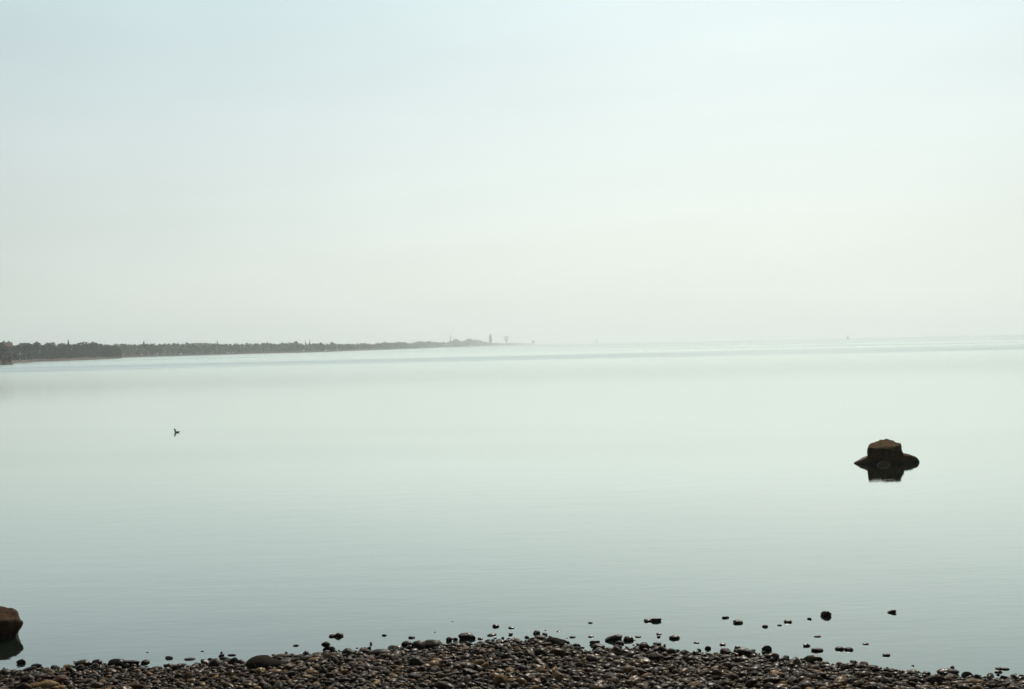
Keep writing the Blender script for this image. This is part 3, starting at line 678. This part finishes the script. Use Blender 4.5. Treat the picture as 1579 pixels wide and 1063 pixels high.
GH = 'trees in a row on the near headland'
HT = [ # px, top_y, width, label
 (1, 526, .62, 'reddish brown tree at the very left edge in front of the house', 'leaf_brown', 0, 5),
 (6, 525, .5, 'tallest reddish brown tree just behind the brown house', 'leaf_brown', 1, 26),
 (14.5, 525, .55, 'dark narrow tree standing just right of the reddish trees', 'leaf_dark', 2, 18),
 (24, 530, .8, 'low dark tree above the pale porch roof', 'leaf_dark', 3, 26),
 (33, 527.5, .95, 'dark round tree above the white post, left of the white board', 'leaf_dark', 0, 14),
 (43, 527.5, .95, 'dark round tree right above the small white board', 'leaf_dark', 4, 12),
 (50, 532.5, .6, 'lower tree in the dip right of the white board', 'leaf_dark', 1, 16),
 (57, 525.8, .8, 'tall dark tree at the start of the long dense row', 'leaf_dark', 2, 12),
 (66, 530, .7, 'dark tree between two taller ones in the left of the row', 'leaf_dark', 3, 20),
 (73, 526.8, .85, 'square-headed dark tree in the left of the row', 'leaf_dark', 0, 12),
 (81, 530.3, .85, 'dark tree left of the flat stretch of the row', 'leaf_dark', 4, 18),
 (90, 529.6, .9, 'first tree of the flat-topped stretch of the row', 'leaf_dark', 1, 10),
 (98, 527.2, .9, 'second tree of the flat-topped stretch of the row', 'leaf_dark', 2, 18),
 (112, 529, .9, 'dark tree just right of the thin spire', 'leaf_dark', 3, 12),
 (119, 529.4, .85, 'dark tree midway between the spire and the wide round crown', 'leaf_dark', 0, 18),
 (126, 526.4, .85, 'dark tree with a ragged top left of the wide round crown', 'leaf_dark', 4, 12),
 (134, 530.8, .8, 'shorter dark tree in the notch left of the wide round crown', 'leaf_dark', 1, 16),
 (143, 526.2, 1.1, 'wide round dark crown, tallest in the right part of the row', 'leaf_dark', 2, 10),
 (152, 528.7, .9, 'dark tree leaning on the right side of the wide round crown', 'leaf_dark', 3, 18),
 (161, 530.2, .95, 'mid-height tree third from the headland\'s tip', 'leaf_dark', 0, 12),
 (170, 530.6, .95, 'mid-height tree second from the headland\'s tip', 'leaf_dark', 4, 16),
 (178.5, 530.5, 1.0, 'last tall dark tree at the headland\'s right tip', 'leaf_dark', 2, 8),
]
for (px, ty, w, lab, lf, var, back) in HT:
    tree('broad', var, px, interp(NEAR, px) + back, 528.4 + (ty - 528.4) * 1.45, lab, lf, GH, width=w)
tree('cone', 11, 105.5, interp(NEAR, 105) + 14, 525, 'thin pointed conifer poking above the flat stretch of the row', 'leaf_dark', GH, name='conifer', width=.7)
tree('broad', 1, -25, interp(NEAR, -25) + 30, 524, 'tree beyond the left edge of the photo beside the house', 'leaf_brown', GH)

# undergrowth on the headland
rg = np.random.default_rng(3); pts = []
for i in range(26000):
    px = rg.uniform(-300, 187) if rg.random() < .2 else rg.uniform(16, 187); back = rg.uniform(7, 26); D = interp(NEAR, px) + back
    hmax = 3.4 + 2.2 * noise.noise(Vector((px * .15, back * .1, 1)))
    if px < 45: hmax *= .75
    p = far(px, D); pts.append((p.x, p.y, .4 + rg.uniform(0, 1) ** .8 * max(hmax, .6)))
v, f = cards(np.array(pts), .42, rg)
ug = link_mesh('undergrowth', mesh_np('undergrowth', v, f, [M['leaf_dark']]))
tag(ug, 'dark bushes filling in under the headland trees', 'bushes', kind='stuff')

# the far wood, one mass
TOPS = [(120, 531), (188, 530), (200, 529.5), (215, 530), (222, 528.6), (240, 529.8), (258, 529.6), (275, 529), (300, 528.5), (313, 528.2), (340, 529), (380, 529.5), (400, 528), (420, 528.8), (450, 528), (470, 529.5), (485, 529),
        (500, 530.3), (515, 528.5), (528, 529.8), (545, 530), (560, 528.6), (572, 529.6), (590, 527.5), (605, 527.5), (620, 526.3), (632, 528.6), (645, 526), (660, 525.5), (675, 526.3), (690, 527.5), (700, 523.6), (715, 525.2), (722, 522.6), (738, 524), (745, 526.3),
        (760, 528), (775, 528.6), (790, 528.2), (805, 528.4), (818, 528.6), (832, 530.2), (850, 530), (880, 530), (920, 529.2), (960, 528.5), (990, 528)]
rg = np.random.default_rng(9); P = []; S = []
px = 118.0
while px < 985:
    D = interp(FARS, px)
    step_m = 3.2 * (1 if D < 1500 else D / 1500)
    for row in range(5):
        back = 8 + row * 14 + rg.uniform(-4, 4); DD = D + back
        hy = (H0 / 2) - (px - W0 / 2) * math.tan(ROLL)
        ty = interp(TOPS, px) + rg.exponential(1.0 if D < 2500 else .35) + (0 if rg.random() < .5 else .8)
        zt = HC + (hy - ty) * DD / F
        if row == 0: zt = zt * rg.uniform(.4, .7)
        h = zt - 1
        if h < .8: continue
        wr = h * .34 * (1 if D < 2000 else 1.2)
        n = int(90 if D < 1300 else 50 if D < 2500 else 28)
        d = rg.normal(size=(n, 3)); d /= np.linalg.norm(d, axis=1)[:, None]
        c0 = far(px + rg.uniform(-2, 2) * 800 / D, DD)
        nb = rg.normal(size=3) * .25
        pp = d * (rg.uniform(.3, 1, n) ** .5)[:, None] * np.array((wr, wr, h * .5)) + np.array((c0.x, c0.y, 1 + h * .5))
        P.append(pp); S.append(np.full(n, .085 * h * (1 if D < 2000 else 1.3)))
    px += step_m * F / D
P = np.concatenate(P); S = np.concatenate(S)
v, f = cards(P, S, rg)
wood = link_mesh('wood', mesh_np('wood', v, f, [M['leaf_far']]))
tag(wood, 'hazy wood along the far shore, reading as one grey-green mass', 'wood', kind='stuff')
print('wood cards', len(P))

GF = 'single trees rising above the far wood'
for (kind, px, ty, w, lab, nm, var) in [
    ('cone', 222, 526.5, .6, 'hazy pointed tree above the far wood just past the headland', 'conifer', 11),
    ('cone', 335, 525.6, .45, 'thin spire above the far wood, farthest left one of the spires', 'conifer', 12),
    ('broad', 457, 525, .8, 'small round dark crown bulging above the far wood', 'tree', 1),
    ('cone', 471, 525.2, .4, 'left one of two very thin spires right of the round crown', 'conifer', 11),
    ('cone', 478, 524.3, .4, 'right and taller one of two very thin spires past the round crown', 'conifer', 12),
    ('broad', 495, 527, .8, 'small crown left of the dip in the far wood', 'tree', 2),
    ('broad', 512, 526.8, .8, 'grey round crown right of the dip in the far wood', 'tree', 3),
    ('broad', 704, 521.8, 1.0, 'high domed tree right of the thin mast on the far point', 'tree', 4),
    ('broad', 722, 521.5, 1.0, 'pale wide tree left of the tall column-shaped one', 'tree', 0),
    ('column', 756.5, 515.5, .85, 'tall pale column-shaped tree standing alone above the far point', 'columnar_tree', 21),
    ('vase', 781, 517.5, .72, 'faint vase-shaped tree right of the column-shaped one', 'vase_shaped_tree', 22),
    ('broad', 822, 524.3, 1.1, 'faint bushy tree at the outer tip of the wooded far point', 'tree', 1)]:
    D = interp(FARS, px) + 25
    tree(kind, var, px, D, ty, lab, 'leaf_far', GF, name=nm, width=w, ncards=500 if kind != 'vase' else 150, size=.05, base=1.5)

# ------------------------------------------------------------------ buildings and small far things
def boxes(name, lst, m, parent=None):
    V = []; Fc = []
    for (x0, x1, y0, y1, z0, z1) in lst:
        b = len(V); V += [(x0, y0, z0), (x1, y0, z0), (x1, y1, z0), (x0, y1, z0), (x0, y0, z1), (x1, y0, z1), (x1, y1, z1), (x0, y1, z1)]
        Fc += [(b, b + 3, b + 2, b + 1), (b + 4, b + 5, b + 6, b + 7), (b, b + 1, b + 5, b + 4), (b + 1, b + 2, b + 6, b + 5), (b + 2, b + 3, b + 7, b + 6), (b + 3, b, b + 4, b + 7)]
    return link_mesh(name, mesh_np(name, V, Fc, [m]), parent)
def gable(name, x0, x1, y0, y1, z0, z1, m, parent, over=.3, axis='x'):
    if axis == 'x':
        x0 -= over; x1 += over; ym = (y0 + y1) / 2; y0 -= over; y1 += over
        V = [(x0, y0, z0), (x1, y0, z0), (x1, y1, z0), (x0, y1, z0), (x0, ym, z1), (x1, ym, z1), (x0, y0, z0 + .15), (x1, y0, z0 + .15), (x1, y1, z0 + .15), (x0, y1, z0 + .15)]
    else:
        x0 -= over; x1 += over; xm = (x0 + x1) / 2; y0 -= over; y1 += over
        V = [(x1, y0, z0), (x1, y1, z0), (x0, y1, z0), (x0, y0, z0), (xm, y0, z1), (xm, y1, z1), (x1, y0, z0 + .15), (x1, y1, z0 + .15), (x0, y1, z0 + .15), (x0, y0, z0 + .15)]
    me = bpy.data.meshes.new(name)
    me.from_pydata(V, [], [(0, 3, 2, 1), (0, 1, 7, 6), (2, 3, 9, 8), (6, 7, 5, 4), (8, 9, 4, 5), (1, 2, 8, 5, 7), (3, 0, 6, 4, 9)])
    me.materials.append(m); me.update()
    return link_mesh(name, me, parent)

# brown house at the left edge (columns 0..16), ~380 m away: 1 px = .23 m
hp = far(-2, interp(NEAR, 0) + 12, 1.2)
house = empty('house', hp, R(24)); tag(house, 'brown two-storey house with pale balconies, cut by the left edge', 'house')
boxes('wall', [(-5, 4.2, 0, 7, -.8, 4.6)], M['brick'], house)
gable('roof', -5, 4.2, 0, 7, 4.6, 6.4, M['roof'], house)
boxes('gable_panel', [(2.6, 4.25, -.06, -.003, 3.6, 4.55)], M['cream'], house)
for z in (1.15, 2.75):
    b = boxes('balcony', [(1.4, 4.5, -1.1, -.004, z, z + .16)], M['cream'], house)
    boxes('railing', [(1.4, 4.5, -1.1, -1.04, z + .17, z + .75)], M['cream'], b)
for x in (-4, -2, 0):
    for z in (.6, 2.9): 
        w = boxes('window', [(x, x + 1.1, -.05, -.003, z, z + 1.2)], M['white'], house)
        boxes('pane', [(x + .1, x + 1.0, -.062, -.052, z + .1, z + 1.1)], M['glass'], w)
for z in (.2, 1.55, 3.05):
    w = boxes('window', [(1.9, 3.8, -.05, -.062 + .059, z - .1, z + .85)], M['glass'], house)
# porch right of the house
pp = far(22.5, interp(NEAR, 22) + 9, 1.3)
porch = empty('pavilion', pp, R(24)); tag(porch, 'low open pavilion with pale flat roof right of the brown house', 'pavilion')
boxes('roof', [(-1.6, 1.3, -1.2, 1.2, 2.25, 2.42)], M['cream'], porch)
for (x, y) in ((-1.45, -1.05), (1.1, -1.05), (-1.45, 1.0), (1.1, 1.0)): boxes('post', [(x, x + .12, y, y + .12, -.6, 2.249)], M['cream'], porch)
pq = far(30.3, interp(NEAR, 30) + 8, 1.3)
post = empty('post', pq); tag(post, 'short white post standing right of the pale-roofed pavilion', 'post')
boxes('shaft', [(-.11, .11, -.11, .11, -.6, 2.6)], M['white'], post)
boxes('cap', [(-.17, .17, -.17, .17, 2.6, 2.72)], M['white'], post)
# white board on the shore
wb = far(39.6, interp(NEAR, 39.6) + 4.5, .9)
bd = empty('notice_board', wb); tag(bd, 'tiny bright white board on the bank below the headland trees', 'sign')
boxes('panel', [(-.42, .42, -.03, .03, .35, 1.1)], M['white'], bd)
for x in (-.32, .26): boxes('leg', [(x, x + .07, .031, .09, -.4, 1.05)], M['bark'], bd)

def far_house(px, D, w, d, h, rh, label, group):
    r = empty('house', far(px, D, 1.2)); tag(r, label, 'house', group)
    boxes('wall', [(-w / 2, w / 2, 0, d, -1, h)], M['white'], r)
    gable('roof', -w / 2, w / 2, 0, d, h, h + rh, M['roof_pale'], r, over=.5)
    k = int(w // 3)
    for i in range(k):
        x = -w / 2 + (i + .5) * w / k
        boxes('window', [(x - .5, x + .5, -.05, -.004, 1.0, h - .6)], M['glass'], r)
far_house(685, interp(FARS, 685) - 2, 10, 7, 3.2, 2.2, 'tiny white house among trees left of the thin mast', 'white houses on the far point')
far_house(768, interp(FARS, 768) - 2, 18, 9, 4.2, 2.6, 'tiny pale house right below the tall column-shaped tree', 'white houses on the far point')

def lathe(name, prof, m, parent, k=12, x=0, y=0):
    V = []; Fc = []
    for (r_, z) in prof:
        for j in range(k): a = 2 * math.pi * j / k; V.append((x + r_ * math.cos(a), y + r_ * math.sin(a), z))
    for i in range(len(prof) - 1):
        for j in range(k): Fc.append((i * k + j, i * k + (j + 1) % k, (i + 1) * k + (j + 1) % k, (i + 1) * k + j))
    return link_mesh(name, mesh_np(name, V, Fc, [m], smooth=True), parent)
mp_ = far(695, interp(FARS, 695) + 12, 1.5)
mast = empty('mast', mp_); tag(mast, 'thin dark mast sticking up from the far wood', 'mast')
lathe('pole', [(.8, -1), (.7, 8), (.45, 22), (.2, 26)], M['steel'], mast)
boxes('crossbar', [(-2.2, 2.2, -.15, .15, 20, 20.5)], M['steel'], mast)
bt = far(919.5, 6500, 1)
bt.z = 0
bea = empty('beacon_tower', bt); tag(bea, 'faint slim beacon tower standing on the horizon past the far point', 'tower')
lathe('tower', [(6, -.5), (5.2, 2), (4.4, 16), (4.2, 19)], M['steel'], bea)
lathe('gallery', [(4.2, 19), (6, 19.2), (6, 20.5), (3.4, 20.6)], M['steel'], bea)
lathe('lantern', [(3.2, 20.6), (3.2, 25), (1.5, 27), (.2, 29)], M['glass'], bea)
bu = far(1307.5, 2300, 0)
buo = empty('channel_buoy', bu); tag(buo, 'tiny dark buoy alone on the horizon at the right', 'buoy')
lathe('float', [(.3, -.6), (2.0, -.5), (2.1, .8), (1.7, 1.2), (.9, 1.3)], M['buoy'], buo)
lathe('tower', [(1.0, 1.3), (.7, 4.0), (.3, 4.4)], M['buoy'], buo)
lathe('topmark', [(.25, 4.4), (1.0, 4.8), (.6, 6.0), (.05, 6.8)], M['buoy'], buo)

# ------------------------------------------------------------------ bird on the water
def bird():
    bm = bmesh.new(); k = 16
    # rings along the spine: (x, z, half width, half height); bill to the left
    rings = [(-.150, .215, .004, .003), (-.138, .216, .010, .010), (-.122, .219, .024, .026), (-.100, .222, .032, .034), (-.078, .212, .031, .034),
             (-.066, .180, .027, .032), (-.066, .145, .030, .036), (-.070, .105, .045, .048), (-.050, .066, .066, .062), (.000, .050, .082, .066),
             (.055, .050, .080, .058), (.110, .058, .058, .040), (.155, .072, .032, .020), (.195, .084, .020, .008), (.215, .088, .012, .003)]
    rs = []
    rings = [(x, z, w * (1.45 if i < 7 else 1), h * (1.4 if i < 7 else 1)) for i, (x, z, w, h) in enumerate(rings)]
    for i, (x, z, w, h) in enumerate(rings):
        a = rings[max(i - 1, 0)]; b = rings[min(i + 1, len(rings) - 1)]
        tx, tz = b[0] - a[0], b[1] - a[1]; L_ = math.hypot(tx, tz); tx /= L_; tz /= L_
        rs.append([bm.verts.new((x - tz * math.sin(t) * h, math.cos(t) * w, z + tx * math.sin(t) * h)) for t in [2 * math.pi * j / k for j in range(k)]])
    for i in range(len(rs) - 1):
        for j in range(k): bm.faces.new((rs[i][j], rs[i][(j + 1) % k], rs[i + 1][(j + 1) % k], rs[i + 1][j]))
    bm.faces.new(rs[0][::-1]); bm.faces.new(rs[-1])
    bmesh.ops.recalc_face_normals(bm, faces=bm.faces)
    bmesh.ops.subdivide_edges(bm, edges=bm.edges[:], cuts=1, use_grid_fill=True, smooth=.5)
    for f in bm.faces:
        c_ = f.calc_center_median(); f.smooth = True
        f.material_index = 3 if c_.x < -.138 else (2 if c_.x > .10 or (c_.x > .05 and .03 < c_.z < .07) else (1 if c_.x > -.03 else 0))
    me = bpy.data.meshes.new('gull'); bm.to_mesh(me); bm.free()
    for n in ('feather_grey', 'feather_white', 'feather_dark', 'bill'): me.materials.append(M[n])
    p = at(272, 667); o = link_mesh('seabird', me, loc=(p.x, p.y, -.012)); o.scale = (.66, .66, .6)
    return tag(o, 'small grey-necked bird with a dark tail floating on the calm water at left', 'bird')
bird()

# ------------------------------------------------------------------ air, sky, sun
SUN_EL, SUN_AZ = 40.0, 14.0                 # azimuth clockwise from +Y (straight ahead)
HAZE_D = 3.6e-4
bm = bmesh.new(); bmesh.ops.create_cube(bm, size=1)
for v in bm.verts: v.co = Vector((v.co.x * 24000, 12500 * (v.co.y + .5) - 400, 42 * (v.co.z + .5) - 2))
me = bpy.data.meshes.new('haze'); bm.to_mesh(me); bm.free()
m, nt, out = mat('air_haze')
pv = N(nt, 'ShaderNodeVolumePrincipled'); pv.inputs['Density'].default_value = HAZE_D
pv.inputs['Color'].default_value = (.87, .955, 1.0, 1); pv.inputs['Anisotropy'].default_value = .35
nt.links.new(pv.outputs[0], out.inputs['Volume']); me.materials.append(m)
hz = link_mesh('haze', me); tag(hz, 'thin pale haze lying over the water', 'haze', kind='stuff')

sun = bpy.data.lights.new('sun', 'SUN'); sun.energy = 3.0; sun.angle = R(.5); sun.color = (1, .91, .76)
so = bpy.data.objects.new('sun', sun); COL.objects.link(so)
az, el = R(SUN_AZ), R(SUN_EL)
sd = Vector((math.sin(az) * math.cos(el), math.cos(az) * math.cos(el), math.sin(el)))
so.rotation_euler = sd.to_track_quat('Z', 'Y').to_euler(); so.location = sd * 50 

w = bpy.data.worlds.new('World'); scene.world = w; w.use_nodes = True
nt = w.node_tree; nt.nodes.clear(); L = nt.links.new
wo = N(nt, 'ShaderNodeOutputWorld'); bg = N(nt, 'ShaderNodeBackground'); L(bg.outputs[0], wo.inputs[0]); bg.inputs[1].default_value = .1
sky = N(nt, 'ShaderNodeTexSky', sky_type='NISHITA'); sky.sun_disc = False
sky.sun_elevation = el; sky.sun_rotation = az; sky.dust_density = 5; sky.air_density = 1.0; sky.ozone_density = 1.5
# a veil of thin high cloud and haze over the blue: colour by height, brighter round the sun
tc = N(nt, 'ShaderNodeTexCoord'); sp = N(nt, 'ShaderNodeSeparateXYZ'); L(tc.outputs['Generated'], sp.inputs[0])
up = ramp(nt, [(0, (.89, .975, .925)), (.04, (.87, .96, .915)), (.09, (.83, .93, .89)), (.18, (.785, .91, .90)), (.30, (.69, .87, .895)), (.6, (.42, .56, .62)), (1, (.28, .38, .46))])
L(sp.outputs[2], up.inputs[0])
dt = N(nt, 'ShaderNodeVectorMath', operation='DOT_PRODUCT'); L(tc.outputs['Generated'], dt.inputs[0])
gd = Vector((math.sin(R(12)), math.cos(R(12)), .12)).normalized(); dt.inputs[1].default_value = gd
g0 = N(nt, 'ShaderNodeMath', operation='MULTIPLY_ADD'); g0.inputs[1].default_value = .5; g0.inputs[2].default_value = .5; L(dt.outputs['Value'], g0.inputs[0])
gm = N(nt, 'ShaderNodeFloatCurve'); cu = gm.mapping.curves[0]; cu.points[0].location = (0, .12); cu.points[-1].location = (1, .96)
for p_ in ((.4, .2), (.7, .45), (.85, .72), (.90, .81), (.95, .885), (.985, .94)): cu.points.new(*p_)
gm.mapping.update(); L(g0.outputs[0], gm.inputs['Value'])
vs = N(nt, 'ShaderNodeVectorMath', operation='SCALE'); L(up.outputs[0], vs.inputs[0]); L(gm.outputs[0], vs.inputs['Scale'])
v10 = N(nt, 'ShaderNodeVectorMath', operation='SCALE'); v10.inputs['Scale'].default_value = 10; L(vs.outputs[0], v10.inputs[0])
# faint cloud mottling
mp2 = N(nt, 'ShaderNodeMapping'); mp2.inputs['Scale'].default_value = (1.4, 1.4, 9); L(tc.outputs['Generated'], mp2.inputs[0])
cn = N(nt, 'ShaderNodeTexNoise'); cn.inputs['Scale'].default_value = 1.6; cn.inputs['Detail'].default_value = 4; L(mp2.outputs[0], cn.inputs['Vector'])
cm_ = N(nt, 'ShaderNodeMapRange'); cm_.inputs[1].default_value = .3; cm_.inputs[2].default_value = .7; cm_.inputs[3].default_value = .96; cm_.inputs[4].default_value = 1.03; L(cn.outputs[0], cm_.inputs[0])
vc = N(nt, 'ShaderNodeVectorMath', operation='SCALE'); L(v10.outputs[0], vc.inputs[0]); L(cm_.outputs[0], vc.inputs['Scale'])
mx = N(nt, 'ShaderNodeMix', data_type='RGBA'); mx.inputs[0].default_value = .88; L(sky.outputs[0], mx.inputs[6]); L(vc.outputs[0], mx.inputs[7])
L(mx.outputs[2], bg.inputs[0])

# ------------------------------------------------------------------ camera and render
cam = bpy.data.cameras.new('camera'); co = bpy.data.objects.new('camera', cam); COL.objects.link(co)
cam.lens = LENS; cam.sensor_width = 36; cam.clip_start = .1; cam.clip_end = 40000
co.matrix_world = Matrix(((RT.x, UP.x, -FW.x, CAM.x), (RT.y, UP.y, -FW.y, CAM.y), (RT.z, UP.z, -FW.z, CAM.z), (0, 0, 0, 1)))
scene.camera = co
scene.render.engine = 'CYCLES'
scene.render.resolution_x = 1024; scene.render.resolution_y = 689
scene.cycles.volume_bounces = 2
vs_ = scene.view_settings; vs_.view_transform = 'Standard'; vs_.look = 'None'; vs_.gamma = 1; vs_.exposure = 0
